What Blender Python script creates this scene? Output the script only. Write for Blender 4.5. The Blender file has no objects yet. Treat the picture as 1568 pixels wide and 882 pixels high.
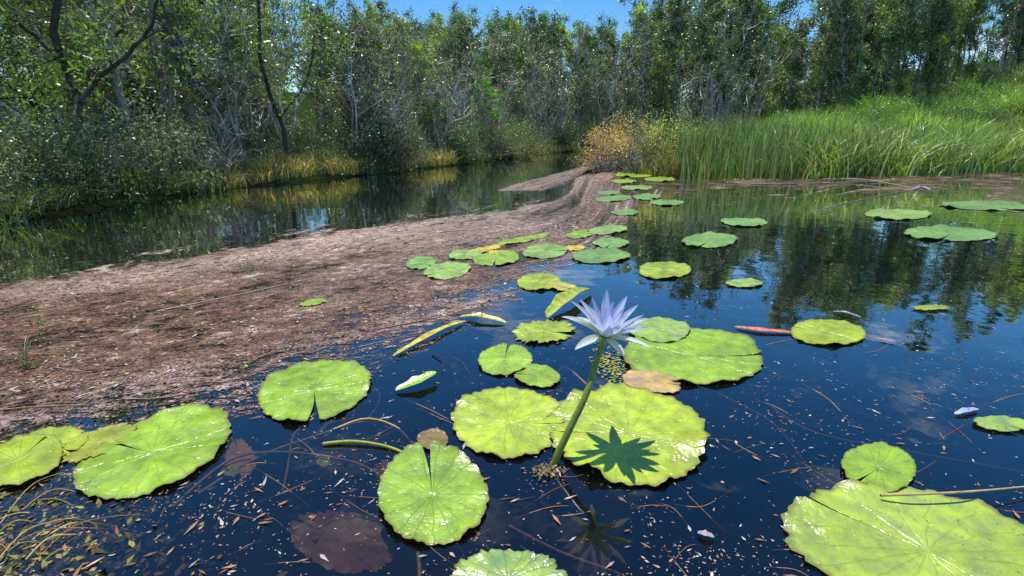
import bpy, math, random
import numpy as np
from mathutils import Vector, Matrix
rng=np.random.default_rng(7); random.seed(7)
scene=bpy.context.scene
H=0.8; P=math.radians(16.75); F=784.0
cp,sp=math.cos(P),math.sin(P)
def W(u,v,z=0.0):
    """surveyed photo point -> world point on the horizontal plane z"""
    x=(u-784)/F; up=(441-v)/F
    Y=cp+up*sp; Z=-sp+up*cp
    t=(z-H)/Z
    return np.array([x*t,Y*t,z+0*t])
def D(u,v,Yw):
    x=(u-784)/F; up=(441-v)/F
    Y=cp+up*sp; Z=-sp+up*cp
    t=Yw/Y
    return np.array([x*t,Yw,H+Z*t])
# ---------------- helpers
def link(o,parent=None):
    scene.collection.objects.link(o)
    if parent: o.parent=parent
    return o
def empty(name):
    e=bpy.data.objects.new(name,None); e.empty_display_size=.1
    return link(e)
class MB:
    def __init__(s): s.V=[];s.F=[];s.C=[];s.M=[];s.A=[];s.n=0
    def add(s,V,Fc,C=(1,1,1),m=0,A=None):
        V=np.asarray(V,float).reshape(-1,3);Fc=np.asarray(Fc,int)
        C=np.asarray(C,float)
        if C.ndim==1: C=np.tile(C,(len(V),1))
        s.V.append(V);s.F.append(Fc+s.n);s.C.append(C);s.M.append(np.full(len(Fc),m))
        s.A.append(np.zeros((len(V),3)) if A is None else A)
        s.n+=len(V)
    def mesh(s,name,mats,smooth=False):
        V=np.concatenate(s.V);Fc=np.concatenate(s.F);C=np.concatenate(s.C);M=np.concatenate(s.M);A=np.concatenate(s.A)
        me=bpy.data.meshes.new(name)
        me.vertices.add(len(V)); me.vertices.foreach_set('co',V.ravel())
        me.loops.add(len(Fc)*4); me.loops.foreach_set('vertex_index',Fc.ravel().astype(np.int32))
        me.polygons.add(len(Fc)); me.polygons.foreach_set('loop_start',np.arange(0,len(Fc)*4,4,dtype=np.int32))
        try: me.polygons.foreach_set('loop_total',np.full(len(Fc),4,dtype=np.int32))
        except Exception: pass
        me.update(calc_edges=True)
        me.polygons.foreach_set('material_index',M.astype(np.int32))
        me.polygons.foreach_set('use_smooth',np.full(len(Fc),smooth))
        a=me.attributes.new('Col','FLOAT_COLOR','POINT')
        a.data.foreach_set('color',np.hstack([np.maximum(C,0),np.ones((len(C),1))]).ravel())
        b=me.attributes.new('par','FLOAT_VECTOR','POINT'); b.data.foreach_set('vector',A.ravel())
        for m in mats: me.materials.append(m)
        me.update(); return me
    def obj(s,name,mats,smooth=False,parent=None):
        return link(bpy.data.objects.new(name,s.mesh(name,mats,smooth)),parent)
def tube(path,rad,sides=6):
    path=np.asarray(path,float);n=len(path)
    rad=np.broadcast_to(np.asarray(rad,float),(n,))
    T=np.gradient(path,axis=0);T/=np.linalg.norm(T,axis=1)[:,None]+1e-9
    ref=np.array([0.31,0.9,0.2]) if abs(T[0][2])>.7 else np.array([0.05,0.1,1.])
    A=np.cross(T,ref);A/=np.linalg.norm(A,axis=1)[:,None]+1e-9
    B=np.cross(T,A)
    th=np.arange(sides)*2*np.pi/sides
    V=path[:,None,:]+rad[:,None,None]*(np.cos(th)[None,:,None]*A[:,None,:]+np.sin(th)[None,:,None]*B[:,None,:])
    i=np.arange(n-1)[:,None]*sides;j=np.arange(sides)[None,:];k=(j+1)%sides
    Fc=np.stack([i+j,i+k,i+sides+k,i+sides+j],-1).reshape(-1,4)
    return V.reshape(-1,3),Fc
def smoothpath(pts,n=24):
    pts=np.asarray(pts,float);m=len(pts)
    t=np.linspace(0,m-1,n);out=[]
    for tt in t:
        i=min(int(tt),m-2);f=tt-i
        p0=pts[max(i-1,0)];p1=pts[i];p2=pts[i+1];p3=pts[min(i+2,m-1)]
        out.append(.5*((2*p1)+(-p0+p2)*f+(2*p0-5*p1+4*p2-p3)*f*f+(-p0+3*p1-3*p2+p3)*f**3))
    return np.array(out)
def unit(a): return a/(np.linalg.norm(a,axis=-1,keepdims=True)+1e-9)
def leafquads(c,L,Wd,r,droop=.3):
    n=len(c)
    d=r.normal(size=(n,3));d[:,2]-=droop;d=unit(d)
    s=unit(np.cross(d,r.normal(size=(n,3))))
    L=L*(.6+.8*r.random(n))[:,None];w=Wd*(.6+.8*r.random(n))[:,None]
    V=np.stack([c,c+.45*L*d+.5*w*s,c+L*d,c+.45*L*d-.5*w*s],1).reshape(-1,3)
    return V,np.arange(n*4).reshape(-1,4)
def blades(Pp,Hh,Wd,lean,az,seg=3,r=rng,C=None):
    n=len(Pp);s=np.linspace(0,1,seg+1)
    dirh=np.stack([np.cos(az),np.sin(az),np.zeros(n)],1)
    fa=r.random(n)*np.pi*2;side=np.stack([np.cos(fa),np.sin(fa),np.zeros(n)],1)
    V=np.zeros((n,seg+1,2,3))
    for i,t in enumerate(s):
        c=Pp+dirh*(lean*Hh*t**2)[:,None]+np.array([0,0,1.])*(Hh*(t-.35*np.minimum(lean,1.4)*t**3))[:,None]
        w=(Wd*(1-t**2.2)+.0006)[:,None]*.5
        V[:,i,0]=c-side*w;V[:,i,1]=c+side*w
    base=np.arange(n)[:,None]*(seg+1)*2;k=np.arange(seg)[None,:]*2
    Fc=np.stack([base+k,base+k+1,base+k+3,base+k+2],-1).reshape(-1,4)
    Cc=np.repeat(C,(seg+1)*2,axis=0)
    return V.reshape(-1,3),Fc,Cc
def chips(Pp,size,el,tilt,C,r=rng):
    n=len(Pp);a=r.random(n)*6.283
    dx=np.stack([np.cos(a),np.sin(a),r.normal(size=n)*tilt],1)*(size*el)[:,None]*.5
    dy=np.stack([-np.sin(a),np.cos(a),r.normal(size=n)*tilt],1)*size[:,None]*.5
    k=r.uniform(-.5,.5,(n,1))
    V=np.stack([Pp-dx,Pp-dy+dx*k,Pp+dx,Pp+dy+dx*k],1).reshape(-1,3)
    return V,np.arange(4*n).reshape(-1,4),np.repeat(C,4,axis=0)
# ---------------- materials
def newmat(name):
    m=bpy.data.materials.new(name);m.use_nodes=True;nt=m.node_tree;nt.nodes.clear()
    out=nt.nodes.new('ShaderNodeOutputMaterial')
    return m,nt,out
def N(nt,t,**kw):
    n=nt.nodes.new(t)
    for k,v in kw.items():
        n.inputs[k.replace('__',' ')].default_value=v
    return n
def mixc(nt,a,b,fac,mode='MIX'):
    n=nt.nodes.new('ShaderNodeMix');n.data_type='RGBA';n.blend_type=mode
    for s,v in ((0,fac),(6,a),(7,b)):
        if hasattr(v,'is_linked'): nt.links.new(v,n.inputs[s])
        else: n.inputs[s].default_value=v if s==0 else (*v,1)
    return n.outputs[2]
def mth(nt,op,a,b=None,c=None):
    n=nt.nodes.new('ShaderNodeMath');n.operation=op
    for i,v in enumerate((a,b,c)):
        if v is None: continue
        if hasattr(v,'is_linked'): nt.links.new(v,n.inputs[i])
        else: n.inputs[i].default_value=v
    return n.outputs[0]
def mr(nt,v,a,b,c,d):
    n=nt.nodes.new('ShaderNodeMapRange');nt.links.new(v,n.inputs[0])
    for i,x in enumerate((a,b,c,d)): n.inputs[i+1].default_value=x
    return n.outputs[0]
def attr(nt,name):
    n=nt.nodes.new('ShaderNodeAttribute');n.attribute_name=name;return n
def noise(nt,scale,detail=4,vec=None,rough=.55,dist=0):
    n=N(nt,'ShaderNodeTexNoise',Scale=scale,Detail=detail,Roughness=rough,Distortion=dist)
    if vec is not None: nt.links.new(vec,n.inputs['Vector'])
    return n.outputs['Fac']
def geo(nt): return nt.nodes.new('ShaderNodeNewGeometry').outputs['Position']
def grey(nt,f):
    cc=nt.nodes.new('ShaderNodeCombineColor')
    for q in range(3): nt.links.new(f,cc.inputs[q])
    return cc.outputs[0]
def foliage_mat(name,use_objcol=True,trans=.38,boost=(1.15,1.3,.6)):
    m,nt,out=newmat(name);L=nt.links
    c=attr(nt,'Col').outputs['Color']
    if use_objcol:
        oi=nt.nodes.new('ShaderNodeObjectInfo');c=mixc(nt,c,oi.outputs['Color'],1.0,'MULTIPLY')
    pb=nt.nodes.new('ShaderNodeBsdfDiffuse');L.new(c,pb.inputs[0])
    tr=nt.nodes.new('ShaderNodeBsdfTranslucent');L.new(mixc(nt,c,boost,1.0,'MULTIPLY'),tr.inputs[0])
    mx=N(nt,'ShaderNodeMixShader',Fac=trans);L.new(pb.outputs[0],mx.inputs[1]);L.new(tr.outputs[0],mx.inputs[2])
    gl=N(nt,'ShaderNodeBsdfGlossy',Roughness=.38);gl.inputs[0].default_value=(.95,.97,1,1)
    m2=N(nt,'ShaderNodeMixShader',Fac=.06);L.new(mx.outputs[0],m2.inputs[1]);L.new(gl.outputs[0],m2.inputs[2])
    L.new(m2.outputs[0],out.inputs[0]);return m
def simple_mat(name,rough=.6,nscale=0,amt=.4,spec=.4):
    m,nt,out=newmat(name);L=nt.links
    c=attr(nt,'Col').outputs['Color']
    pb=N(nt,'ShaderNodeBsdfPrincipled',Roughness=rough);pb.inputs['Specular IOR Level'].default_value=spec
    if nscale:
        nz=noise(nt,nscale,3,geo(nt));c=mixc(nt,c,grey(nt,mr(nt,nz,.3,.7,1-amt,1+amt)),1.0,'MULTIPLY')
    L.new(c,pb.inputs['Base Color']);L.new(pb.outputs[0],out.inputs[0]);return m
M_leaf=foliage_mat('tree_leaves');M_grass=foliage_mat('grass_blades',False,.38)
M_bark=simple_mat('bark',.85,14,.5,.2)
M_chip=simple_mat('debris',.7,0,spec=.3)
M_stem=simple_mat('stem',.4,60,.25)
# water
def water_mat():
    m,nt,out=newmat('pond_water');L=nt.links
    g=geo(nt)
    n1=noise(nt,3.0,2,g);n2=noise(nt,16,1,g)
    hsum=mth(nt,'ADD',n1,mth(nt,'MULTIPLY',n2,.12))
    b=N(nt,'ShaderNodeBump',Strength=.07,Distance=.04);L.new(hsum,b.inputs['Height'])
    fr=N(nt,'ShaderNodeFresnel',IOR=1.36);L.new(b.outputs[0],fr.inputs['Normal'])
    ff=mth(nt,'MINIMUM',mth(nt,'MULTIPLY',fr.outputs[0],2.3),.93)
    gl=N(nt,'ShaderNodeBsdfGlossy',Roughness=.015);gl.inputs[0].default_value=(1,1,1,1);L.new(b.outputs[0],gl.inputs['Normal'])
    sx=nt.nodes.new('ShaderNodeSeparateXYZ');L.new(g,sx.inputs[0])
    side=mr(nt,mth(nt,'ADD',sx.outputs[0],mth(nt,'MULTIPLY',sx.outputs[1],.05)),-1.4,.6,0,1)
    df=N(nt,'ShaderNodeBsdfDiffuse');L.new(mixc(nt,(.010,.0075,.0045),(.005,.007,.013),side),df.inputs[0])
    tr=N(nt,'ShaderNodeBsdfTransparent');tr.inputs[0].default_value=(.75,.7,.6,1)
    m1=N(nt,'ShaderNodeMixShader',Fac=.55);L.new(df.outputs[0],m1.inputs[1]);L.new(tr.outputs[0],m1.inputs[2])
    m2=nt.nodes.new('ShaderNodeMixShader');L.new(ff,m2.inputs[0]);L.new(m1.outputs[0],m2.inputs[1]);L.new(gl.outputs[0],m2.inputs[2])
    L.new(m2.outputs[0],out.inputs[0]);return m
M_water=water_mat()
def ground_mat():
    m,nt,out=newmat('ground_soil');L=nt.links
    g=geo(nt);sx=nt.nodes.new('ShaderNodeSeparateXYZ');L.new(g,sx.inputs[0])
    n1=noise(nt,6,4,g);n2=noise(nt,.8,3,g)
    land=mixc(nt,(.035,.03,.014),(.05,.075,.018),mr(nt,n2,.4,.6,0,1))
    land=mixc(nt,land,(.1,.085,.045),mr(nt,n1,.55,.75,0,.6))
    hill=mr(nt,sx.outputs[2],.6,1.6,0,1);land=mixc(nt,land,(.05,.08,.02),hill)
    c=mixc(nt,(.010,.009,.008),land,mr(nt,sx.outputs[2],-.03,.03,0,1))
    pb=N(nt,'ShaderNodeBsdfDiffuse',Roughness=.9);L.new(c,pb.inputs[0])
    L.new(pb.outputs[0],out.inputs[0]);return m
M_ground=ground_mat()
# ---------------- terrain
WP=np.array([(-16,-40),(-14,1),(-8,3.1),(-4.68,4.65),(-4.35,7.6),(-2.56,11.2),(-.9,15.2),(.38,19.3),(1.9,23),(4.5,27),(10,28),(10,26.5),(4.4,23.5),(2.6,18),(2.1,15),(2.2,12),(3.1,9.9),(5,9.7),(8,10.6),(11.5,11.9),(20,12.5),(45,8),(45,-40)],float)
def sdist(X,Y):
    p=np.stack([X,Y],-1);dmin=np.full(X.shape,1e9);ins=np.zeros(X.shape,bool)
    for i in range(len(WP)):
        a=WP[i];b=WP[(i+1)%len(WP)];ab=b-a
        t=np.clip(((p-a)@ab)/(ab@ab),0,1)
        d=np.linalg.norm(p-(a+t[...,None]*ab),axis=-1);dmin=np.minimum(dmin,d)
        c=((a[1]>Y)!=(b[1]>Y))&(X<(b[0]-a[0])*(Y-a[1])/((b[1]-a[1])+1e-12)+a[0]);ins^=c
    return np.where(ins,-dmin,dmin)
def sstep(x,a,b):
    t=np.clip((x-a)/(b-a),0,1);return t*t*(3-2*t)
def hgt(X,Y):
    X=np.asarray(X,float);Y=np.asarray(Y,float)
    sd=sdist(X,Y)
    z=np.where(sd<0,np.maximum(sd*.5,-.45),np.minimum(sd*.35,.12+.01*np.minimum(sd,30)))
    a=X/np.maximum(Y,1)
    right=sstep(X,2.6,6)*sstep(a,.25,.5)*(Y>0)
    slope=.06+.25*sstep(a,.3,1.0)
    z=z+right*slope*np.clip(sd-1.5,0,9)
    z=z+.12*np.sin(X*.7)*np.cos(Y*.6)*sstep(sd,1,5)
    rr=np.hypot(X,Y)
    z=z+sstep(rr,48,100)*7
    return z
nx=241
t=np.linspace(-1,1,nx);xs=6*np.sinh(math.asinh(400/6)*t);ys=10+6*np.sinh(math.asinh(400/6)*t)
X,Y=np.meshgrid(xs,ys);Z=hgt(X,Y)
mb=MB();i=np.arange(nx-1)[:,None]*nx+np.arange(nx-1)[None,:]
mb.add(np.stack([X,Y,Z],-1).reshape(-1,3),np.stack([i,i+1,i+nx+1,i+nx],-1).reshape(-1,4))
mb.obj('ground',[M_ground],True)
mb=MB();mb.add([(-120,-60,0),(120,-60,0),(120,60,0),(-120,60,0)],[[0,1,2,3]]);mb.obj('pond_water',[M_water])
# ---------------- trees
def tree_mesh(name,seed,cw=.22,nb=24,low=.25,leaf=.018,lpc=38,trunks=1,clr=.035,trad=.010,wob=.02,pale=1.0,keepc=.85):
    r=np.random.default_rng(seed);mb=MB();cl=[]
    for k in range(trunks):
        n=10;tz=np.linspace(0,.95*(1-.15*k*r.random()),n)
        lean=r.normal(size=2)*(.04+.09*(trunks>1))
        xy=np.cumsum(r.normal(size=(n,2))*wob,axis=0)*np.linspace(0,1,n)[:,None]+lean*tz[:,None]
        path=np.column_stack([xy,tz]);path=smoothpath(path,18)
        rad=trad*(1-.8*np.linspace(0,1,18))
        path[0,2]-=.03
        tone=(.65+.75*r.random())*pale
        V,Fc=tube(path,rad,6);mb.add(V,Fc,np.array([.44,.41,.36])*tone,0)
        for b in range(nb//trunks):
            t=low+(.97-low)*r.random()
            st=path[int(t*17)];az=r.random()*6.283;el=math.radians(r.uniform(18,68))
            ln=cw*(.45+.75*r.random())*(1.05-.55*t)
            d=np.array([math.cos(az)*math.cos(el),math.sin(az)*math.cos(el),math.sin(el)])
            p=[st];dd=d.copy()
            for q in range(4):
                dd=unit(dd+r.normal(size=3)*.22+np.array([0,0,.1]));p.append(p[-1]+dd*ln/4)
            V,Fc=tube(p,np.linspace(.0042,.0013,5),3);mb.add(V,Fc,np.array([.44,.41,.36])*tone,0)
            for s in range(4):
                q=p[r.integers(1,5)];d2=unit(dd+r.normal(size=3)*.8);l2=ln*.35*(.5+r.random())
                e=q+d2*l2
                if s<2:
                    V,Fc=tube([q,(q+e)/2+r.normal(size=3)*.004,e],[.002,.0014,.0008],3);mb.add(V,Fc,np.array([.44,.41,.36])*tone,0)
                if r.random()<keepc: cl.append(e)
            if r.random()<keepc+.1: cl.append(p[-1])
        cl.append(path[-1]);cl.append(path[-2])
    for c in cl:
        R=clr*(.45+.9*r.random());n=int(lpc*(.35+1.1*r.random()))
        pts=c+r.normal(size=(n,3))*R*np.array([.9,.9,.8])*.6
        V,Fc=leafquads(pts,leaf,leaf*.42,r)
        br=(.35+1.35*r.random()**1.3);hue=r.normal()*.08
        cc=np.clip(br*(.6+.8*r.random(n)),.2,2.4)[:,None]*np.array([1+hue,1,1-hue])
        mb.add(V,Fc,np.repeat(cc,4,axis=0),1)
    return mb.mesh(name,[M_bark,M_leaf])
protos=[tree_mesh('tree_a',1,.2,24,.35),tree_mesh('tree_b',2,.17,27,.45,trunks=3,trad=.0085),tree_mesh('tree_c',3,.22,26,.42,clr=.036),
        tree_mesh('tree_d',4,.15,24,.12,clr=.03),tree_mesh('tree_e',5,.19,24,.5,trunks=3,clr=.034,trad=.0085),tree_mesh('tree_f',6,.2,30,.1,clr=.036)]
sparse=[tree_mesh('tree_s1',41,.2,24,.3,trunks=3,trad=.0075,clr=.03,lpc=22,keepc=.25,pale=1.15),tree_mesh('tree_s2',42,.22,28,.35,trunks=4,trad=.007,clr=.03,lpc=20,keepc=.2,pale=1.15,wob=.03)]
near=[tree_mesh('tree_n1',11,.3,40,.2,leaf=.015,lpc=50,clr=.04,wob=.03,trad=.011),tree_mesh('tree_n2',12,.26,40,.28,leaf=.014,lpc=48,trunks=2,clr=.036,wob=.035,trad=.010),
      tree_mesh('tree_n3',13,.24,42,.12,leaf=.014,lpc=48,trunks=3,clr=.038,wob=.04,trad=.009)]
def bush_mesh(name,seed,leaf=.035,n=90,lpc=60,tw=(.2,.17,.13)):
    r=np.random.default_rng(seed);mb=MB()
    for k in range(n):
        az=r.random()*6.283;el=math.radians(r.uniform(12,88));L=(.45+.5*r.random())
        d=np.array([math.cos(az)*math.cos(el)*1.0,math.sin(az)*math.cos(el)*1.0,math.sin(el)*.95])
        p=[r.normal(size=3)*.04*np.array([1,1,0])];dd=d
        for q in range(4): dd=unit(dd+r.normal(size=3)*.25);p.append(p[-1]+dd*L/4)
        V,Fc=tube(p,np.linspace(.009,.002,5),3);mb.add(V,Fc,np.array(tw)*(.5+r.random()),0)
        if lpc:
            m=int(lpc*(.4+r.random()));c=p[-1] if r.random()<.6 else p[r.integers(2,5)]
            V,Fc=leafquads(c+r.normal(size=(m,3))*.085,leaf,leaf*.42,r)
            br=.35+1.35*r.random();cc=(br*(.6+.8*r.random(m)))[:,None]*np.array([1.0,1,1.])
            mb.add(V,Fc,np.repeat(cc,4,axis=0),1)
        else:
            for s in range(9):
                q=p[r.integers(1,5)];d2=unit(dd+r.normal(size=3)*.7);l2=.1+.18*r.random()
                V,Fc=tube([q,q+d2*l2*.5+r.normal(size=3)*.015,q+d2*l2],[.0028,.0016,.0009],3);mb.add(V,Fc,np.array(tw)*(.6+.8*r.random()),0)
    return mb.mesh(name,[M_bark,M_leaf])
bushes=[bush_mesh('bush_a',21,n=80,lpc=48),bush_mesh('bush_b',22,.03,95,48),bush_mesh('bush_c',23,.045,75,40)]
dead=[bush_mesh('dead_a',31,n=34,lpc=0,tw=(.36,.33,.29)),bush_mesh('dead_b',32,n=26,lpc=0,tw=(.32,.28,.24))]
PAL=[(.13,.20,.05),(.18,.24,.08),(.23,.29,.09),(.14,.21,.085),(.20,.23,.12),(.30,.38,.06),(.10,.17,.05),(.22,.235,.13),(.24,.24,.11)]
def place(name,me,x,y,s,wid=1.0,col=(.07,.1,.03),parent=None,tilt=0,sink=.03):
    o=bpy.data.objects.new(name,me);link(o,parent)
    z=float(hgt(np.array([x]),np.array([y]))[0])
    o.location=(x,y,max(z,-.05)-sink*s*.3);o.rotation_euler=(random.gauss(0,.04)+tilt,random.gauss(0,.04),random.random()*6.283)
    o.scale=(s*wid,s*wid,s);o.color=(*col,1);return o
UU=[-700,0,300,440,490,560,640,720,800,880,960,985,1010,1050,1075,1110,1150,1165,1215,1235,1290,1400,1568,2300]
SL=[.46,.46,.40,.31,.235,.215,.205,.198,.195,.198,.198,.235,.26,.21,.245,.28,.235,.19,.19,.24,.34,.34,.34,.36]
def slope(u): return np.interp(u,UU,SL)
def bankY(a):
    A=[-2.2,-1.006,-.572,-.229,-.06,.02,.1,.16,.3,.36,.6,.97,1.6]
    B=[3.5,4.65,7.6,11.2,15.2,19.3,24,27,27.5,21,20,19,18]
    return np.interp(a,A,B)
def col_jit(c,k=1.0):
    j=k*random.uniform(.7,1.35);return tuple(max(.01,x*j*random.uniform(.93,1.07)) for x in c)
forest=empty('background_forest')
for i in range(350):
    if i<215: u=random.uniform(-300,1850)
    elif i<300: u=random.uniform(540,1330)
    else: u=random.uniform(1240,1750)
    a=(u-784)/818
    by=bankY(a);depth=random.random()
    off=1.5 if u<520 else .9
    y=by+off+depth*(10 if u<600 else 16)
    if 215<=i<300: y=by+8+random.random()*14
    if i>=300: y=by+random.random()*6
    x=a*y
    if y<1: continue
    if float(sdist(np.array([x]),np.array([y]))[0])<.5: continue
    hh=(H+slope(u)*y*(1.0 if (depth>.5 or i>=215) else random.uniform(.5,.95))*random.uniform(.8,1.06))
    z=float(hgt(np.array([x]),np.array([y]))[0])
    s=max(1.4,(hh-z)/.97)
    if i>=300: s*=random.uniform(.5,1.0)
    nearp = y<12
    col=random.choice(PAL)
    if random.random()<.12: col=(.36,.45,.06)
    me=random.choice(near) if nearp else random.choice(protos)
    if i>=300: me=random.choice([protos[3],protos[5],protos[5]])
    s=min(s,11)
    wid=random.uniform(.75,1.1)*(1.25 if s<4 else 1.0)
    if nearp: place('paperbark_tree',me,x,y,s,wid,col_jit(col,1.0))
    else: place('forest_tree',me,x,y,s,wid,col_jit(col,1.1),forest)
for i in range(75):
    u=random.uniform(150,1180);a=(u-784)/818
    y=bankY(a)+.8+random.random()*4;x=a*y
    if float(sdist(np.array([x]),np.array([y]))[0])<.3: continue
    s=(H+slope(u)*y*random.uniform(.6,1.0))
    place('sparse_tree',random.choice(sparse),x,y,s,random.uniform(.8,1.2),col_jit((.22,.24,.12)),forest,tilt=random.gauss(0,.06))
under=empty('undergrowth_shrubs')
for i in range(220):
    u=random.uniform(-250,1150);a=(u-784)/818
    y=bankY(a)+.3+random.random()**1.5*5;x=a*y
    if float(sdist(np.array([x]),np.array([y]))[0])<.1: continue
    s=random.uniform(.4,1.0)*(1+.03*y)
    if 335<u<545 and y<bankY(a)+1: s*=.5
    if random.random()<.27: place('dead_brush',random.choice(dead),x,y,s*1.15,.8,(1,1,1),under)
    else: place('shrub',random.choice(bushes),x,y,s,random.uniform(.8,1.2),col_jit(random.choice(PAL),.9),under)
for i in range(110):
    u=random.uniform(1120,1800);a=(u-784)/818
    y=random.uniform(16,21);x=a*y
    s=random.uniform(.45,1.1)
    place('shrub',random.choice(bushes),x,y,s,1,col_jit(random.choice([(.25,.38,.05),(.19,.3,.05),(.3,.4,.07),(.13,.22,.05)])),under)
place('young_tree',near[2],D(745,200,16)[0],17.2,2.9,1.0,(.2,.42,.04))
place('young_tree',near[0],D(640,200,14)[0],15,3.0,1.0,(.34,.44,.07))
for (u,yy,s,c) in [(1000,30,8.8,(.18,.25,.1)),(1100,26,8.6,(.11,.16,.065)),(1130,27,9,(.13,.17,.07)),(1290,23,8.6,(.11,.23,.045)),(1340,23,8.2,(.12,.25,.045)),(1530,24,8,(.24,.35,.05)),(700,33,7.6,(.2,.25,.1)),(850,36,8.3,(.2,.24,.1))]:
    a=(u-784)/818;place('tall_eucalyptus_tree',random.choice(protos),a*yy,yy,s,.95,c)
# crooked dark tree on left
r=np.random.default_rng(5)
paths=[([(212,318),(190,285),(160,250),(122,205),(120,150),(97,95),(82,30),(100,-60),(120,-200)],.062,.03),
       ([(120,165),(150,120),(190,90),(230,40),(250,-40)],.032,.014),([(97,95),(60,60),(20,30),(-30,-10)],.03,.012),
       ([(135,215),(90,190),(40,150),(0,120)],.03,.01),([(60,330),(30,270),(0,210),(-30,140)],.05,.02)]
p2=[([(440,262),(435,200),(415,150),(400,90),(395,0),(380,-80)],.04,.02),([(430,180),(470,120),(480,60)],.02,.008)]
for pl,yy0 in ((paths,6.6),(p2,9.3)):
    mb=MB();tips=[]
    for pts,r0,r1 in pl:
        p=smoothpath([D(u,v,yy0+.15*math.sin(k*1.7)) for k,(u,v) in enumerate(pts)],26);p+=r.normal(size=p.shape)*.007
        V,Fc=tube(p,np.linspace(r0,r1,26),8);mb.add(V,Fc,(.07,.06,.05),0)
        for q in range(8):
            k=r.integers(10,26);e=p[k]+unit(r.normal(size=3)+np.array([0,.3,.5]))*r.uniform(.3,.8)
            V,Fc=tube([p[k],(p[k]+e)/2+r.normal(size=3)*.05,e],[.012,.008,.004],4);mb.add(V,Fc,(.07,.06,.05),0);tips.append(e)
    for c in tips:
        n=80;V,Fc=leafquads(c+r.normal(size=(n,3))*.15,.075,.03,r);br=.5+r.random()
        cc=np.repeat((br*(.7+.6*r.random(n)))[:,None]*np.array([[1.1,1,.9]]),4,axis=0);mb.add(V,Fc,cc,1)
    o=mb.obj('crooked_paperbark_tree',[M_bark,M_leaf]);o.color=(.2,.34,.05,1)
# dry golden shrub on the point
for (u,y,s,c,me) in [(925,12.2,1.0,(.85,.52,.22),bushes[1]),(962,11.8,1.3,(.8,.55,.2),bushes[0]),(1003,11.4,1.2,(.42,.46,.1),bushes[1]),(1040,12.4,1.45,(.34,.44,.09),bushes[0]),(945,13.2,1.1,(.7,.42,.2),bushes[2]),(1090,13,1.2,(.17,.27,.05),bushes[0])]:
    place('dry_shrub',me,(u-784)/818*y,y,s,.95,c)
for (u,y,s) in [(930,11.6,.9),(975,11.1,1.0)]: place('dry_brush',dead[0],(u-784)/818*y,y,s,1.1,(1,1,1))
# ---------------- reeds / grasses
def cols(n,base,var=.35,r=rng):
    base=np.array(base);k=r.integers(0,len(base),n)
    return base[k]*(1-var+2*var*r.random((n,1)))
def scatter(n,u0,u1,off0,off1,bank):
    u=rng.uniform(u0,u1,n);a=(u-784)/818;y=bank(a)+rng.uniform(off0,off1,n);return u,a*y,y
def bankR(a): return np.interp(a,[.15,.2,.3,.36,.52,.76,.97,1.6,3],[15,12.5,10.1,9.6,9.75,10.7,11.8,12.5,12])
mb=MB()
n=12500;u,x,y=scatter(n,1040,1900,-.3,3.2,bankR);z=np.maximum(hgt(x,y),-.1)
clmp=1+.35*np.sin(x*2.3+np.sin(y*3))*np.sin(y*2.1+x)
hh=rng.uniform(.45,1.05,n)*np.interp(u,[1040,1100,1300,1568],[.8,1.05,.98,.85])*clmp;C=cols(n,[(.12,.24,.045),(.18,.32,.055),(.25,.38,.075),(.42,.44,.17),(.08,.14,.04),(.48,.42,.24)])
ln=np.abs(rng.normal(size=n))*np.interp(u,[1050,1280,1568],[.14,.38,.65])
V,Fc,Cc=blades(np.column_stack([x,y,z]),hh,rng.uniform(.010,.024,n),ln,rng.random(n)*6.28,4,rng,C);mb.add(V,Fc,Cc)
n=1900;u,x,y=scatter(n,1240,1850,-.5,2.5,bankR);z=np.maximum(hgt(x,y),-.1)
V,Fc,Cc=blades(np.column_stack([x,y,z]),rng.uniform(.4,1.25,n),rng.uniform(.02,.035,n),rng.uniform(.2,1.4,n),rng.random(n)*6.28,6,rng,cols(n,[(.35,.5,.1),(.5,.6,.22),(.25,.4,.07)]));mb.add(V,Fc,Cc)
mb.obj('reed_bed',[M_grass])
mb=MB()
n=60000;u,x,y=scatter(n,1060,1950,2.2,10.5,bankR);z=hgt(x,y)
patch=np.sin(x*1.3+y*.7)*np.sin(x*.5-y*1.1)+.5*np.sin(x*3.1)*np.sin(y*2.7+x)
C=cols(n,[(.27,.43,.055),(.38,.5,.07),(.18,.31,.05),(.44,.5,.15)])*np.clip(1+.45*patch[:,None],.3,1.8)
V,Fc,Cc=blades(np.column_stack([x,y,z]),rng.uniform(.2,.65,n)*np.clip(1+.7*patch,.35,2.2),rng.uniform(.015,.045,n),np.abs(rng.normal(size=n))*.7,rng.random(n)*6.28,2,rng,C);mb.add(V,Fc,Cc)
mb.obj('slope_grass',[M_grass])
mb=MB()
n=14000;u,x,y=scatter(n,-300,900,-.15,.9,bankY);sd=sdist(x,y);k=(sd>-.15);u,x,y=u[k],x[k],y[k];n=len(u);z=np.maximum(hgt(x,y),-.06)
g=((u>335)&(u<545))|((u>610)&(u<700))|((u>800)&(u<880))
C=cols(n,[(.1,.16,.035),(.15,.22,.05),(.06,.1,.03),(.22,.24,.08)]);Cg=cols(n,[(.75,.5,.16),(.6,.46,.15),(.38,.42,.1),(.8,.6,.24)])
gg=g&(rng.random(n)<.8);C[gg]=Cg[gg]
V,Fc,Cc=blades(np.column_stack([x,y,z]),rng.uniform(.12,.36,n)*np.interp(u,[0,900],[.8,1.2])*np.where(g,1.2,1)*(1+.4*np.sin(x*5)*np.sin(y*4)),rng.uniform(.008,.02,n),np.abs(rng.normal(size=n))*1.0,rng.random(n)*6.28,3,rng,C);mb.add(V,Fc,Cc)
mb.obj('bank_sedge',[M_grass])
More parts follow.
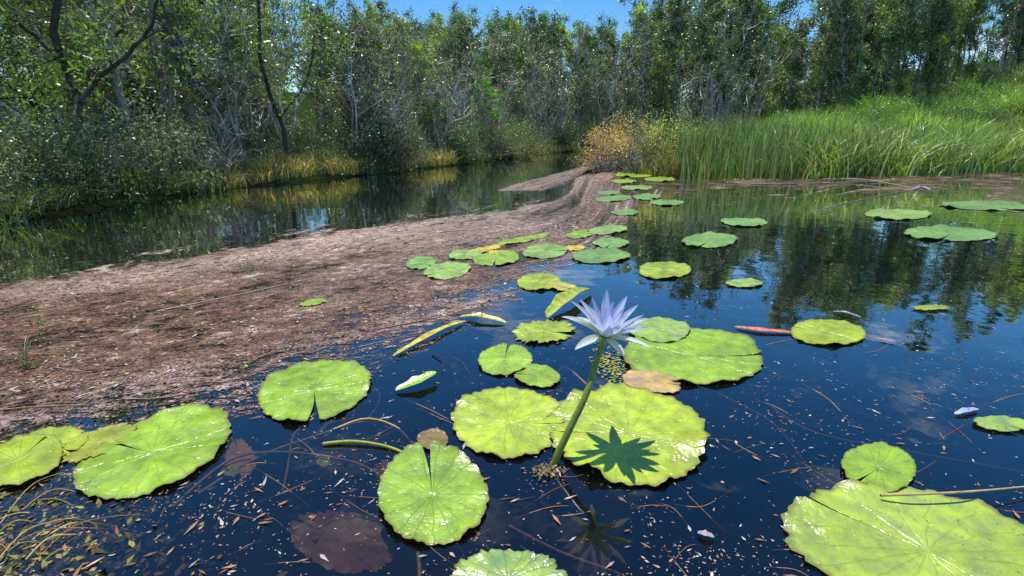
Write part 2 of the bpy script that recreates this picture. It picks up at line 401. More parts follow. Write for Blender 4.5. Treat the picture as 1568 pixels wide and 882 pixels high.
mb=MB();n=2500;y=rng.uniform(9.9,14.5,n);x=np.interp(y,[9.9,12,15],[2.9,2.2,2.1])+rng.uniform(0,1.4,n)**1.3
V,Fc,Cc=blades(np.column_stack([x,y,np.maximum(hgt(x,y),-.05)]),rng.uniform(.2,.55,n),rng.uniform(.010,.02,n),np.abs(rng.normal(size=n))*.5,rng.random(n)*6.28,3,rng,cols(n,[(.1,.17,.05),(.28,.26,.08),(.45,.33,.14)]));mb.add(V,Fc,Cc)
mb.obj('point_sedge',[M_grass])
# ---------------- floating scum
def scum_mat(name):
    m,nt,out=newmat(name);L=nt.links
    pa=attr(nt,'par');sx=nt.nodes.new('ShaderNodeSeparateXYZ');L.new(pa.outputs['Vector'],sx.inputs[0])
    cb=nt.nodes.new('ShaderNodeCombineXYZ');L.new(mth(nt,'MULTIPLY',sx.outputs[0],.8),cb.inputs[0]);L.new(mth(nt,'MULTIPLY',sx.outputs[1],5),cb.inputs[1])
    streak=noise(nt,1.0,4,cb.outputs[0],.6,.9)
    cb2=nt.nodes.new('ShaderNodeCombineXYZ');L.new(mth(nt,'MULTIPLY',sx.outputs[0],3),cb2.inputs[0]);L.new(mth(nt,'MULTIPLY',sx.outputs[1],24),cb2.inputs[1])
    streak2=noise(nt,1.0,4,cb2.outputs[0],.7,.5)
    g=geo(nt);fine=noise(nt,110,2,g,.7);mid=noise(nt,16,4,g,.75,.5)
    comb=mth(nt,'ADD',mth(nt,'ADD',mth(nt,'MULTIPLY',streak,.42),mth(nt,'MULTIPLY',streak2,.4)),mth(nt,'MULTIPLY',mid,.18))
    cr=nt.nodes.new('ShaderNodeValToRGB');L.new(comb,cr.inputs[0]);e=cr.color_ramp.elements
    e[0].position=.41;e[0].color=(.02,.010,.005,1);e[1].position=.61;e[1].color=(.6,.47,.38,1)
    x=e.new(.465);x.color=(.075,.032,.013,1);x=e.new(.52);x.color=(.165,.078,.036,1);x=e.new(.57);x.color=(.27,.155,.09,1)
    c=mixc(nt,cr.outputs[0],attr(nt,'Col').outputs['Color'],.35)
    c=mixc(nt,c,grey(nt,mr(nt,fine,.35,.65,.3,1.6)),1.0,'MULTIPLY')
    c=mixc(nt,c,grey(nt,mr(nt,mid,.35,.65,.6,1.3)),1.0,'MULTIPLY')
    pb=N(nt,'ShaderNodeBsdfPrincipled',Roughness=.42);L.new(c,pb.inputs['Base Color'])
    b=N(nt,'ShaderNodeBump',Strength=.4,Distance=.003);L.new(mth(nt,'ADD',fine,mid),b.inputs['Height']);L.new(b.outputs[0],pb.inputs['Normal'])
    a=mth(nt,'ADD',sx.outputs[2],mth(nt,'MULTIPLY',mth(nt,'SUBTRACT',comb,.5),5.5))
    a=mth(nt,'ADD',a,mth(nt,'MULTIPLY',mth(nt,'SUBTRACT',fine,.5),1.6))
    al=mr(nt,a,.28,.6,0,1)
    tr=nt.nodes.new('ShaderNodeBsdfTransparent');mx=nt.nodes.new('ShaderNodeMixShader')
    L.new(al,mx.inputs[0]);L.new(tr.outputs[0],mx.inputs[1]);L.new(pb.outputs[0],mx.inputs[2]);L.new(mx.outputs[0],out.inputs[0]);return m
M_scum=scum_mat('floating_scum')
def streakv(A,B):
    return .5*np.sin(B*5.5+1.3*np.sin(A*.75)+.6*np.sin(A*2.1+B))+.35*np.sin(B*13+2*np.sin(A*.5+1)+.7*np.sin(A*1.7))+.35*np.sin(A*2.3+B*3)*np.sin(B*7-A)
def loft(U,Lw,densf,colf,name,na=360,nc=110,nchip=0,chipcols=None,pale=None,cs=1.0,thick=260):
    U=smoothpath(U,na);Lw=smoothpath(Lw,na)
    al=np.concatenate([[0],np.cumsum(np.linalg.norm(np.diff((U+Lw)/2,axis=0),axis=1))])/100
    s=np.linspace(-.06,1.14,nc)
    px=U[:,None,:]*(1-s)[None,:,None]+Lw[:,None,:]*s[None,:,None]
    px[...,1]=np.maximum(px[...,1],236)
    wp=W(px[...,0],px[...,1]);wp=np.stack([wp[0],wp[1],np.full(px.shape[:2],.002)],-1)
    S=np.broadcast_to(s,(na,nc));A=np.broadcast_to(al[:,None],(na,nc))
    wdt=np.linalg.norm(U-Lw,axis=1)[:,None]/100
    sv=streakv(A,S*wdt)
    par=np.stack([A,S*wdt,densf(S,A/al[-1])+.2*sv],-1)
    col=colf(S,A/al[-1])*np.clip(1+.75*sv[...,None],.25,1.8)
    i=np.arange(na-1)[:,None]*nc+np.arange(nc-1)[None,:]
    mb=MB();mb.add(wp.reshape(-1,3),np.stack([i,i+1,i+nc+1,i+nc],-1).reshape(-1,4),col.reshape(-1,3),0,par.reshape(-1,3));mb.obj(name,[M_scum],True)
    if nchip:
        ti=rng.random(nchip)*(na-1);ss=rng.random(nchip)*1.16-.04
        ii=ti.astype(int);fr=(ti-ii)[:,None]
        ii2=np.minimum(ii+1,na-1)
        a=U[ii]*(1-fr)+U[ii2]*fr;b=Lw[ii]*(1-fr)+Lw[ii2]*fr;p=a*(1-ss[:,None])+b*ss[:,None]
        wl=np.linalg.norm(a-b,axis=1);sv=streakv(al[ii],ss*wl/100)
        keep=(rng.random(nchip)<wl/thick)&(rng.random(nchip)<np.clip(densf(ss,ti/na)*(.6+.65*sv),.03,1))&(p[:,1]>240)
        p=p[keep];sv=sv[keep];n=len(p);w=W(p[:,0],p[:,1])
        dist=w[1];size=(.0020+.0015*dist)*rng.gamma(3,.33,n)*cs
        C=cols(n,chipcols,.4);Cp=cols(n,pale,.3);q=rng.random(n)<np.clip(.07+.3*sv,0,.4);C[q]=Cp[q]
        V,Fc,Cc=chips(np.column_stack([w[0],w[1],.003+rng.random(n)*.002]),size,rng.uniform(1,3.4,n),.1,C)
        m2=MB();m2.add(V,Fc,Cc);m2.obj(name+'_debris',[M_chip])
U1=[(-500,515),(0,432),(140,413),(280,392),(430,367),(560,347),(680,332),(775,319),(835,308),(865,297),(875,284),(885,270),(905,257)]
L1=[(-500,800),(0,690),(150,650),(330,615),(450,585),(600,535),(700,490),(800,440),(880,400),(930,350),(975,315),(1000,290),(960,266)]
def d1(S,T):
    e=np.clip(S/.05+.1,0,1)*np.clip((1.14-S)/.45,0,1)
    return e*(.78-.1*sstep(T,.75,1))
def c1(S,T):
    S=S[...,None];T=T[...,None]
    base=np.array([.15,.07,.033])+0*S
    pale=np.array([.62,.47,.36]);foam=np.array([.58,.5,.54])
    f=np.exp(-((S-.07)/.09)**2)*(.45+.5*sstep(T,.2,.55));base=base*(1-f)+pale*f
    f=sstep(T,.5,.75)*np.clip(1-S*1.4,0,1)*.8;base=base*(1-f)+pale*f
    f=np.exp(-((S-.9)/.14)**2)*.85*np.clip(1.3-T,0,1);base=base*(1-f)+foam*f
    return base
BR=[(.16,.08,.042),(.10,.048,.025),(.045,.022,.012),(.21,.11,.06),(.15,.19,.05),(.25,.15,.085)];PA=[(.48,.36,.27),(.55,.47,.42),(.38,.25,.16)]
loft(U1,L1,d1,c1,'floating_scum',nchip=80000,chipcols=BR,pale=PA)
U3=[(762,291),(790,282),(828,272),(862,263),(888,257),(915,253)]
L3=[(764,293),(800,292),(836,289),(862,281),(888,271),(930,261)]
loft(U3,L3,lambda S,T:np.clip(S/.1+.3,0,1)*np.clip((1.15-S)/.35,0,1)*.85,lambda S,T:np.array([.45,.32,.23])+0*S[...,None],'floating_scum',120,24,1500,BR,PA,thick=30)
U2=[(950,262),(1050,274),(1200,271),(1400,267),(1600,263),(1900,262)]
L2=[(950,300),(1070,312),(1200,300),(1340,302),(1560,322),(1900,335)]
loft(U2,L2,lambda S,T:np.clip(S/.05+.3,0,1)*np.clip((1.05-S)/.6,0,1)*.38,lambda S,T:np.array([.1,.07,.035])+0*S[...,None],'reedside_scum',200,40,5000,BR,PA,thick=60)
# green and yellow leaf scraps on the mat
mb=MB();n=1100;u=rng.uniform(-50,1000,n);f=rng.random(n)
vu=np.interp(u,[-500,0,280,560,775,905],[515,432,392,347,319,300]);vl=np.interp(u,[-500,0,330,600,800,1000],[800,690,615,535,440,300]);v=vu+(vl-vu)*f
k=(v>290)&(np.sin(u*.02+v*.03)*np.sin(v*.06-u*.01)+.5*rng.random(n)>.1);u,v=u[k],v[k];w=W(u,v);n=len(u)
V,Fc,Cc=chips(np.column_stack([w[0],w[1],np.full(n,.006)]),(.003+.0022*w[1])*rng.uniform(.5,1.5,n),rng.uniform(1,2.2,n),.12,cols(n,[(.25,.36,.05),(.4,.42,.06),(.2,.3,.06),(.5,.42,.15),(.5,.42,.34)],.3));mb.add(V,Fc,Cc)
mb.obj('leaf_scraps',[M_chip])
# flecks on the open water
mb=MB()
n=24000;u=rng.uniform(-150,1720,n);v=300+600*rng.random(n)**.85
cl=np.sin(u*.011+v*.006)*np.sin(v*.021-u*.007)+.6*np.sin(u*.03+v*.02)*np.sin(v*.05-u*.013)
k=rng.random(n)<np.clip(.24+.35*cl,.05,1)
u,v=u[k],v[k];w=W(u,v);n=len(u)
size=rng.gamma(1.5,.0009,n)+.0005+.0005*w[1]
C=cols(n,[(.42,.35,.3),(.35,.25,.2),(.5,.47,.44),(.25,.14,.08),(.45,.26,.19),(.16,.1,.06)],.3)
V,Fc,Cc=chips(np.column_stack([w[0],w[1],np.full(n,.0015)]),size,rng.uniform(1,3.5,n),.05,C);mb.add(V,Fc,Cc)
n=420;u=rng.uniform(0,1600,n);v=rng.uniform(420,900,n);w=W(u,v)
V,Fc,Cc=chips(np.column_stack([w[0],w[1],np.full(n,.003)]),rng.uniform(.002,.008,n),rng.uniform(1.5,6,n),.12,cols(n,[(.4,.16,.09),(.3,.18,.1),(.5,.35,.25),(.2,.1,.05),(.38,.36,.38)],.3));mb.add(V,Fc,Cc)
mb.obj('floating_flecks',[M_chip])
# algae and muck in the near left corner
mb=MB();n=6500;u=-80+np.abs(rng.normal(size=n))*140;v=rng.uniform(640,900,n);w=W(u,v)
V,Fc,Cc=chips(np.column_stack([w[0],w[1],rng.uniform(-.03,.002,n)]),rng.uniform(.004,.013,n),rng.uniform(1,3,n),.3,cols(n,[(.2,.18,.03),(.26,.24,.04),(.13,.07,.03),(.28,.2,.09),(.06,.05,.02)],.3));mb.add(V,Fc,Cc)
mb.obj('submerged_algae',[M_chip])
# ---------------- lily pads
def pad_mat():
    m,nt,out=newmat('lily_pad');L=nt.links
    pa=attr(nt,'par');sx=nt.nodes.new('ShaderNodeSeparateXYZ');L.new(pa.outputs['Vector'],sx.inputs[0])
    th,r=sx.outputs[0],sx.outputs[1]
    g=geo(nt)
    wob=mth(nt,'MULTIPLY',mth(nt,'SUBTRACT',noise(nt,18,2,g),.5),.8)
    x=mth(nt,'ADD',mth(nt,'MULTIPLY',th,17/6.2832),wob)
    d=mth(nt,'MULTIPLY',mth(nt,'ABSOLUTE',mth(nt,'SUBTRACT',mth(nt,'FRACT',x),.5)),r)
    vein=mr(nt,d,0,.035,1,0)
    c=attr(nt,'Col').outputs['Color']
    n1=noise(nt,22,4,g,.6);n2=noise(nt,160,2,g);n3=noise(nt,75,4,g,.7);n4=noise(nt,6,2,g)
    cc=nt.nodes.new('ShaderNodeCombineColor');f=mr(nt,n1,.3,.7,.72,1.25);[L.new(f,cc.inputs[i]) for i in (0,1)];L.new(mr(nt,n1,.3,.7,1.5,.7),cc.inputs[2])
    c=mixc(nt,c,cc.outputs[0],1.0,'MULTIPLY')
    c=mixc(nt,c,(.42,.5,.12),mth(nt,'MULTIPLY',vein,.2))
    c=mixc(nt,c,(.13,.08,.02),mr(nt,n3,.62,.69,0,.85))
    edge=mth(nt,'MULTIPLY',mr(nt,r,.93,1.0,0,1),mr(nt,n1,.35,.6,.3,1));c=mixc(nt,c,(.14,.07,.015),edge)
    hn=mth(nt,'ADD',mth(nt,'MULTIPLY',vein,-.4),mth(nt,'ADD',mth(nt,'ADD',mth(nt,'MULTIPLY',n1,1.8),mth(nt,'MULTIPLY',n4,4.0)),mth(nt,'MULTIPLY',n2,.1)))
    b=N(nt,'ShaderNodeBump',Strength=.55,Distance=.008);L.new(hn,b.inputs['Height'])
    pb=N(nt,'ShaderNodeBsdfPrincipled');L.new(c,pb.inputs['Base Color']);L.new(mr(nt,n1,.3,.7,.25,.4),pb.inputs['Roughness']);L.new(b.outputs[0],pb.inputs['Normal'])
    pb.inputs['Specular IOR Level'].default_value=.8
    L.new(pb.outputs[0],out.inputs[0]);return m
M_pad=pad_mat()
G=(.27,.42,.022);GY=(.35,.44,.02);GP=(.28,.42,.07);GF=(.20,.36,.06);YL=(.58,.46,.03)
padn=0
def pad(cx,cy,w,h,rot=0,notch=90,col=G,nw=2.5,wave=.005,ser=.014,z=.008,curl=.0,name='lily_pad',crease=0,bend=.25,mat=None):
    global padn;padn+=1
    r=np.random.default_rng(100+padn)
    nt_,nr=150,16
    dl=math.radians(nw);n0=math.radians(notch)
    q=np.linspace(0,1,nt_)
    rr=np.linspace(0,1,nr)**.8
    ca,sa=math.cos(math.radians(rot)),math.sin(math.radians(rot))
    k=r.random(6)*6.28
    open_=dl*(.35+.65*sstep(rr,.3,1.0))
    bd=bend*r.uniform(-1,1)*(rr-.5)*.5
    TH=n0+bd[None,:]+open_[None,:]+q[:,None]*(2*math.pi-2*open_[None,:])
    rnd=1-.06*np.exp(-(q/.012))-.06*np.exp(-((1-q)/.012))
    irr=rnd[:,None]*(1+.022*np.sin(2*TH+k[0])+.022*np.sin(3*TH+k[1])+ser*np.sin(23*TH+k[2]+2*np.sin(3*TH))+ser*.7*np.sin(41*TH+k[3])+ser*.6*np.sin(11*TH+k[4]))
    irr=1+(irr-1)*rr[None,:]**2
    ex=w/2*np.cos(TH)*irr;ey=h/2*np.sin(TH)*irr
    pu=cx+ex*ca-ey*sa;pv=cy+ex*sa+ey*ca
    wo=W(pu,pv);wo=np.stack([wo[0],wo[1]],-1);wc=W(cx,cy)[:2]
    R=np.linalg.norm(wo[:,-1]-wc,axis=1).mean()
    xy=wc[None,None]+(wo-wc)*rr[None,:,None]
    zz=z+wave*(R/.15)*(np.sin(3*TH+k[4])*rr**2*.8+np.sin(7*TH+k[5])*rr**3*.6+np.sin(13*TH+k[2])*rr**5*.5)
    zz=zz+curl*R*rr[None,:]**7*(.5+.5*np.sin(2*TH+k[3]))
    if crease: zz=zz+crease*np.exp(-(np.abs(np.sin((TH-n0-math.pi)/2))/.12)**2)*rr
    if z>0: zz=np.maximum(zz,z*.5+.001)
    V=np.concatenate([xy,zz[...,None]],-1).reshape(-1,3)
    par=np.stack([TH,np.broadcast_to(rr,(nt_,nr)),np.zeros((nt_,nr))],-1).reshape(-1,3)
    i=np.arange(nt_-1)[:,None]*nr+np.arange(nr-1)[None,:]
    Cc=np.array(col)*r.uniform(.88,1.1)
    cc=np.tile(Cc,(nt_*nr,1))*(1+.13*np.sin(TH*2+k[1]).reshape(-1,1))
    mb=MB();mb.add(V,np.stack([i,i+nr,i+nr+1,i+1],-1).reshape(-1,4),cc,0,par);mb.obj(name,[mat or M_pad],True)
pad(481,601,178,92,-14,95,G,6)
pad(236,697,252,112,-24,-120,G,2.5)
pad(75,683,120,50,-12,60,GY,4,z=.006)
pad(30,712,150,70,-20,-40,GY,3,z=.014)
pad(150,680,130,40,-20,60,(.35,.38,.03),7,z=.005,ser=.04)
pad(662,761,168,157,-8,-88,G,4.5,curl=.03)
pad(778,649,176,108,3,0,GY,1,ser=.02,z=.007)
pad(962,671,250,146,6,176,GY,1,ser=.022,wave=.008,z=.013,crease=.006)
pad(1063,548,218,86,3,-8,G,1.5,z=.008,crease=.008)
pad(1010,509,94,38,0,200,GP,3,z=.014)
pad(773,553,82,48,-5,-80,G,4)
pad(823,578,70,34,4,180,G,2)
pad(833,510,92,35,-4,20,GY,8,ser=.06,wave=.006)
pad(1267,511,118,39,3,190,GY,1,ser=.01)
pad(1345,720,118,74,8,125,G,4)
pad(1420,850,440,190,14,-160,(.33,.44,.05),.6,ser=.02,wave=.009,crease=.003)
pad(778,893,176,94,0,60,GP,3,ser=.04,wave=.014)
pad(998,587,92,34,8,0,(.5,.33,.1),2,ser=.02)
pad(663,676,48,32,0,60,(.28,.17,.03),5)
pad(825,433,68,26,-3,30,GY,6)
pad(1017,415,82,26,0,180,GY,1,ser=.005)
pad(920,393,92,22,-2,200,GF,2);pad(835,386,72,22,-4,10,GP,3);pad(760,397,74,22,-5,100,G,4);pad(685,416,76,25,-8,160,GP,3);pad(645,404,48,19,-10,50,GF,3)
pad(712,391,50,16,-5,50,GP,3);pad(935,373,58,15,0,100,GF,3);pad(930,353,60,14,-4,50,GP,3);pad(888,360,42,12,-4,0,G,3);pad(1087,369,88,22,-2,110,GF,3)
pad(1140,435,57,13,0,50,GP,3);pad(1140,341,72,13,2,20,GF,3);pad(1375,329,104,16,0,150,GP,2);pad(1455,359,146,22,2,100,GF,3);pad(1515,316,150,14,2,60,GF,2)
pad(1022,311,50,9,0,20,GF,3);pad(957,326,44,9,0,20,GF,3);pad(990,302,46,9,0,60,GF,3);pad(940,305,58,9,-3,60,GF,3);pad(975,288,50,7,0,0,GP,3);pad(1010,275,50,7,0,0,G,3);pad(932,296,36,7,0,0,GF,3);pad(970,268,60,8,0,0,G,3);pad(955,278,40,6,0,0,G,3)
pad(1535,652,95,22,5,50,GP,5);pad(480,465,42,9,-10,50,G,5);pad(800,368,84,9,-10,50,GY,9,ser=.06);pad(742,383,50,9,-12,50,YL,9,ser=.06);pad(1425,473,56,8,0,50,GY,5,ser=.08);pad(880,381,30,9,0,30,YL,9,ser=.06);pad(765,388,36,8,0,30,YL,9,ser=.06);pad(860,440,50,14,10,30,(.5,.45,.05),9,ser=.06)
pad(520,800,170,85,15,200,(.2,.085,.035),3,z=-.05,ser=.03,name='sunken_leaf',mat=M_stem)
pad(365,690,60,45,60,200,(.5,.27,.02),3,z=-.02,ser=.05,name='sunken_leaf',mat=M_stem)
pad(600,710,60,34,20,200,(.22,.09,.04),3,z=-.03,ser=.05,name='sunken_leaf',mat=M_stem)
pad(60,790,130,60,-25,200,(.26,.22,.12),3,z=-.04,ser=.05,name='sunken_leaf',mat=M_stem)
pad(495,700,22,18,0,200,(.3,.35,.04),3,z=-.01,name='sunken_leaf',mat=M_stem);pad(352,716,30,14,0,200,(.3,.3,.05),3,z=-.01,name='sunken_leaf',mat=M_stem)
# folded leaves
def fleaf(pts,wpx,col,name,fold=.4):
    p=smoothpath([W(u,v,.006)+np.array([0,0,dz]) for u,v,dz in pts],20)
    T=unit(np.gradient(p,axis=0));S=unit(np.cross(T,[0,0,1.]))
    s=np.linspace(0,1,20);w=(np.sin(np.pi*np.clip(s*.96+.02,0,1))**.7*wpx*(1+.15*np.sin(s*17)))[:,None]
    rows=[p+S*w*k+np.array([0,0,1.])*(abs(k)*w*fold) for k in (-1,-.5,0,.5,1)]
    V=np.stack(rows,1);V[...,2]=np.maximum(V[...,2],.003);V=V.reshape(-1,3)
    i=np.arange(19)[:,None]*5+np.arange(4)[None,:]
    mb=MB();par=np.tile([0.3,.5,0],(100,1));C=np.tile(col,(100,1))*(1+.25*np.sin(np.arange(100)*.7)[:,None])
    mb.add(V,np.stack([i,i+1,i+6,i+5],-1).reshape(-1,4),C,0,par);mb.obj(name,[M_pad],True)
fleaf([(602,545,0),(640,525,.005),(680,505,.008),(712,492,0)],.016,YL,'yellow_leaf')
fleaf([(705,485,0),(735,488,.01),(775,494,0)],.022,(.5,.45,.03),'yellow_leaf')
fleaf([(838,486,0),(855,474,.015),(880,460,.03),(905,446,.01)],.04,(.42,.46,.04),'yellow_leaf',fold=.6)
fleaf([(606,598,0),(640,590,.012),(668,578,.02)],.024,G,'green_leaf')
fleaf([(1125,500,0),(1165,506,.004),(1220,509,.0)],.02,(.7,.2,.06),'orange_leaf',fold=.1)
fleaf([(1462,634,0),(1480,630,.004),(1498,626,.0)],.010,(.45,.45,.47),'pale_petal',fold=.3)
fleaf([(1068,815,0),(1080,820,.004),(1094,822,.0)],.008,(.4,.33,.28),'pale_petal',fold=.3)
fleaf([(1342,518,0),(1358,521,.002),(1372,524,.0)],.008,(.5,.25,.2),'pink_petal',fold=.2)
fleaf([(1275,477,0),(1295,480,.004),(1318,486,.0)],.012,(.25,.22,.27),'pale_petal',fold=.3)
fleaf([(1398,290,0),(1410,288,.02),(1424,291,.0)],.04,(.3,.27,.27),'pale_petal',fold=.3)
# stems / sticks
def stems(name,lst,mat=M_stem):
    mb=MB()
    for pts,rad,col in lst:
        p=smoothpath([W(u,v,0)*np.array([1,1,0])+np.array([0,0,z]) for u,v,z in pts],22)
        V,Fc=tube(p,np.linspace(rad,rad*.6,22),6);mb.add(V,Fc,col)
    return mb.obj(name,[mat],True)
stems('lily_stems',[([(495,682,.004),(540,680,.008),(590,686,.006),(626,698,.002)],.0055,(.34,.34,.05)),
 ([(300,740,-.03),(400,690,-.015),(500,660,-.004),(560,642,.002),(610,655,-.002),(640,690,-.01)],.004,(.5,.3,.08)),
 ([(260,760,-.03),(350,700,-.01),(430,690,-.004),(540,705,-.004),(600,730,-.02)],.004,(.5,.25,.08)),
 ([(480,640,-.002),(450,660,-.01),(440,700,-.02),(430,740,-.03)],.004,(.4,.25,.08)),
 ([(900,590,.0),(860,560,-.005),(840,620,-.015)],.003,(.4,.16,.08)),
 ([(1180,620,-.005),(1250,660,-.005),(1400,690,-.005),(1568,720,-.005)],.0025,(.35,.14,.09)),
 ([(780,800,-.01),(860,840,-.01),(950,870,-.015),(1000,900,-.015)],.004,(.3,.14,.09)),
 ([(640,840,-.01),(642,870,-.01),(640,920,-.015)],.005,(.5,.35,.15)),
 ([(520,560,-.005),(580,600,-.005),(560,640,-.01)],.0025,(.3,.15,.08)),([(1100,600,-.005),(1180,640,-.01),(1230,700,-.005)],.002,(.4,.14,.09))])
stems('floating_sticks',[([(1345,771,.022),(1420,772,.028),(1500,766,.026),(1580,755,.02)],.0032,(.5,.36,.16)),
 ([(662,545,.004),(676,552,.01),(678,572,.004)],.003,(.04,.03,.03)),
 ([(240,478,.005),(340,458,.006),(495,424,.005)],.003,(.5,.44,.38)),
 ([(580,505,.005),(660,490,.006),(760,468,.005)],.003,(.35,.18,.1)),
 ([(1240,325,.0),(1350,300,.01),(1440,285,.005)],.006,(.3,.24,.18)),([(1150,283,.01),(1260,282,.02),(1380,278,.01)],.01,(.4,.3,.22)),([(1260,276,.02),(1320,279,.05),(1400,290,.02)],.01,(.45,.38,.3)),
 ([(0,630,.005),(60,625,.006),(130,622,.005)],.0025,(.45,.25,.12))])
lst=[]
for k in range(46):
    u0=rng.uniform(-60,60);v0=rng.uniform(740,890);L_=rng.uniform(50,230);an=rng.normal(-.55,.35)
    z0=rng.uniform(-.03,.01)
    lst.append(([(u0,v0,z0),(u0+L_*.5*math.cos(an),v0+L_*.5*math.sin(an)+rng.normal()*6,z0+.01),(u0+L_*math.cos(an+.2),v0+L_*math.sin(an+.2),z0-.015)],rng.uniform(.0008,.0028),
      [(.4,.32,.05),(.35,.18,.04),(.16,.14,.04),(.5,.38,.1),(.08,.07,.03)][k%5]))
for k in range(90):
    u0=rng.uniform(250,1560);v0=rng.uniform(500,880);L_=rng.uniform(20,130);an=rng.uniform(-.6,.9)
    lst.append(([(u0,v0,-.004),(u0+L_*.5*math.cos(an),v0+L_*.5*math.sin(an)+rng.normal()*6,.0015),(u0+L_*math.cos(an),v0+L_*math.sin(an),-.006)],rng.uniform(.0006,.0016),[(.3,.12,.07),(.35,.22,.12),(.18,.08,.05)][k%3]))
for k in range(120):
    u0=rng.uniform(-60,780);vu=np.interp(u0,[-60,0,280,560,775,905],[440,432,392,347,319,300]);vl=np.interp(u0,[-60,0,330,600,800,1000],[700,690,615,535,440,300]);v0=vu+(vl-vu)*rng.uniform(.12,.95)
    L_=min(rng.gamma(2,20),90)*(v0-205)/250;an=-.16+np.clip(rng.normal()*.2,-.3,.3);q=W(u0,v0)
    lst.append(([(u0,v0,.005),(u0+L_*.5*math.cos(an),v0+L_*.5*math.sin(an)+rng.normal()*1.5,.007),(u0+L_*math.cos(an),v0+L_*math.sin(an),.004)],rng.uniform(.0008,.0016)*max(1,q[1]*.5),[(.3,.15,.08),(.5,.42,.33),(.08,.04,.02),(.4,.36,.16)][k%4]))
stems('floating_stalks',lst)
mb=MB()
for (u,v,n,h) in [(40,560,14,.1),(378,418,12,.12),(60,500,8,.09)]:
    b=np.tile(W(u,v),(n,1))+rng.normal(size=(n,3))*np.array([.015,.015,0])
    V,Fc,Cc=blades(b,rng.uniform(.5,1.3,n)*h,np.full(n,.0035),rng.uniform(.1,.9,n),rng.random(n)*6.28,4,rng,cols(n,[(.2,.3,.05),(.3,.28,.1)]));mb.add(V,Fc,Cc)
mb.obj('grass_sprouts',[M_grass])
# ---------------- flower
fl=empty('water_lily_flower')
base=W(848,712);base[2]=-.06
head=np.array([.249-.012,1.225,.300])
p=smoothpath([base+[-.02,.0,-.06],base*[1,1,0],base*[1,1,0]+[.035,.02,.08],head*.5+base*[.5,.5,0]+[.018,.0,.02],head-[.012,.0,.05],head],36)
mb=MB();V,Fc=tube(p,np.linspace(.0105,.007,36),12);mb.add(V,Fc,(.18,.22,.035));mb.obj('stem',[M_stem],True,fl)
def petal_mat():
    m,nt,out=newmat('petal');L=nt.links
    c=attr(nt,'Col').outputs['Color'];pb=N(nt,'ShaderNodeBsdfPrincipled',Roughness=.5);L.new(c,pb.inputs['Base Color'])
    tr=nt.nodes.new('ShaderNodeBsdfTranslucent');L.new(c,tr.inputs[0]);mx=N(nt,'ShaderNodeMixShader',Fac=.4)
    L.new(pb.outputs[0],mx.inputs[1]);L.new(tr.outputs[0],mx.inputs[2]);L.new(mx.outputs[0],out.inputs[0]);return m
M_pet=petal_mat()
ax=Vector((.2,-.1,1)).normalized();Q=ax.to_track_quat('Z','Y').to_matrix();Qn=np.array(Q)
def petal(az,e0,e1,L_,Wd,c0,c1,mb):
    ns,nc=14,6;s=np.linspace(0,1,ns);e=np.radians(e0+(e1-e0)*s)
    rr=np.concatenate([[0],np.cumsum(np.cos(e[:-1]))])*L_/(ns-1)+.006;zz=np.concatenate([[0],np.cumsum(np.sin(e[:-1]))])*L_/(ns-1)
    w=Wd*(.35+.65*np.sin(np.pi*np.clip(s*.62+.12,0,1)))*np.clip(1-s**3.2,0,1)**.75
    cx=np.linspace(-1,1,nc);V=np.zeros((ns,nc,3))
    for j,k in enumerate(cx):
        bow=(k*k)*w*.28
        V[:,j,0]=rr-bow*np.sin(e);V[:,j,1]=w*.5*k;V[:,j,2]=zz+bow*np.cos(e)
    ca,sa=math.cos(az),math.sin(az)
    R=np.array([[ca,-sa,0],[sa,ca,0],[0,0,1]]);V=V.reshape(-1,3)@R.T@Qn.T+head
    f=np.clip(s*1.2-.15,0,1)[:,None,None];C=(np.array(c0)*(1-f)+np.array(c1)*f)*(1-.12*np.abs(cx)[None,:,None]+.08*(np.abs(cx)[None,:,None]<.25))
    i=np.arange(ns-1)[:,None]*nc+np.arange(nc-1)[None,:]
    mb.add(V,np.stack([i,i+1,i+nc+1,i+nc],-1).reshape(-1,4),C.reshape(-1,3))
mb=MB();wh=(.85,.86,.9);bl=(.52,.56,.87);r=np.random.default_rng(3)
for k in range(7): petal(k*2*math.pi/7+.2+r.normal()*.07,10+r.normal()*5,-2+r.normal()*6,.118*r.uniform(.92,1.08),.03,(.62,.68,.5),(.76,.77,.88),mb)
for k in range(8): petal(k*2*math.pi/8+.5+r.normal()*.1,38+r.normal()*6,30+r.normal()*6,.118*r.uniform(.9,1.08),.028,wh,bl,mb)
for k in range(8): petal(k*2*math.pi/8+r.normal()*.1,57+r.normal()*5,56+r.normal()*6,.116*r.uniform(.9,1.08),.026,wh,bl,mb)
for k in range(5): petal(k*2*math.pi/5+.3+r.normal()*.1,72,78+r.normal()*5,.1*r.uniform(.9,1.05),.022,wh,bl,mb)
mb.obj('petals',[M_pet],True,fl)
mb=MB()
for k in range(60):
    az=r.random()*6.28;e=math.radians(r.uniform(60,88));L_=r.uniform(.03,.05);d=Qn@np.array([math.cos(az)*math.cos(e),math.sin(az)*math.cos(e),math.sin(e)])
    V,Fc=tube([head,head+d*L_*.6,head+d*L_],[.0016,.0016,.0009],4);mb.add(V,Fc,[(.7,.5,.1),(.75,.45,.55),(.5,.4,.75)][k%3])
mb.obj('stamens',[M_pet],True,fl)
pp=np.array([head-np.array(ax)*.014,head-np.array(ax)*.006,head+np.array(ax)*.004]);mb=MB();V,Fc=tube(pp,[.008,.014,.012],12);mb.add(V,Fc,(.2,.26,.06));mb.obj('receptacle',[M_stem],True,fl)
mb=MB();n=260;c=W(838,722)
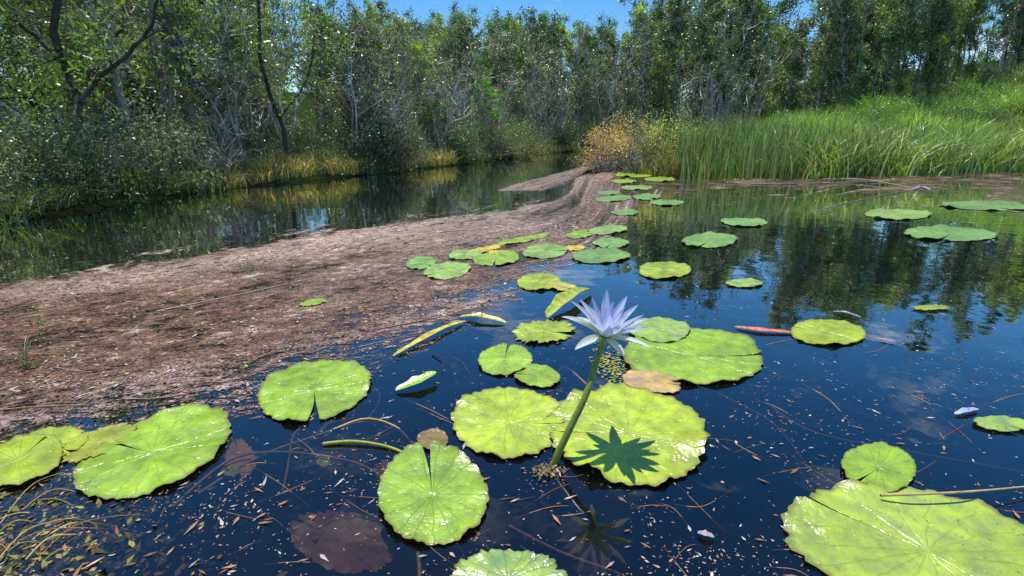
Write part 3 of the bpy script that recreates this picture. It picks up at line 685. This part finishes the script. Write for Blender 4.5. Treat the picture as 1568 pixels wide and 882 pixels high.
V,Fc,Cc=chips(c+rng.normal(size=(n,3))*[.016,.012,.002]+[0,0,.005],rng.uniform(.002,.007,n),rng.uniform(1,3,n),.4,cols(n,[(.2,.12,.07),(.12,.08,.05),(.3,.22,.1)]));mb.add(V,Fc,Cc)
c=W(935,560);V,Fc,Cc=chips(c+rng.normal(size=(n,3))*[.03,.09,0]+[0,0,.003],rng.uniform(.005,.012,n),rng.uniform(1,1.5,n),.1,cols(n,[(.3,.32,.04),(.2,.24,.03),(.4,.35,.06)]));mb.add(V,Fc,Cc)
mb.obj('duckweed_clump',[M_chip])
# ---------------- light
s=Vector((-.10,.265,1.0)).normalized()
sun=bpy.data.lights.new('sun','SUN');sun.energy=5;sun.angle=math.radians(.5);sun.color=(1,.965,.91)
so=link(bpy.data.objects.new('sun',sun));so.rotation_euler=s.to_track_quat('Z','Y').to_euler()
w=bpy.data.worlds.new('World');scene.world=w;w.use_nodes=True;nt=w.node_tree
bg=nt.nodes['Background'];sky=nt.nodes.new('ShaderNodeTexSky');sky.sky_type='NISHITA';sky.sun_disc=False
sky.sun_elevation=math.asin(s.z);sky.sun_rotation=math.atan2(s.x,s.y);sky.air_density=1.0;sky.dust_density=.2;sky.ozone_density=3
hs=nt.nodes.new('ShaderNodeHueSaturation');hs.inputs['Saturation'].default_value=1.4
nt.links.new(sky.outputs[0],hs.inputs['Color'])
tc=nt.nodes.new('ShaderNodeTexCoord');mp=nt.nodes.new('ShaderNodeMapping');mp.inputs['Scale'].default_value=(1,1,2.6);nt.links.new(tc.outputs['Generated'],mp.inputs[0])
cn=noise(nt,5,5,mp.outputs[0],.6,.3)
nt.links.new(mixc(nt,hs.outputs[0],(7.0,7.7,8.5),mr(nt,cn,.58,.74,0,.6)),bg.inputs[0]);bg.inputs[1].default_value=.15
cam=bpy.data.cameras.new('camera');cam.lens=18;cam.sensor_width=36;cam.clip_start=.02;cam.clip_end=2000
co=link(bpy.data.objects.new('camera',cam));co.location=(0,0,H);co.rotation_euler=(math.pi/2-P,0,0);scene.camera=co
scene.view_settings.view_transform='Standard';scene.view_settings.look='None';scene.view_settings.exposure=0
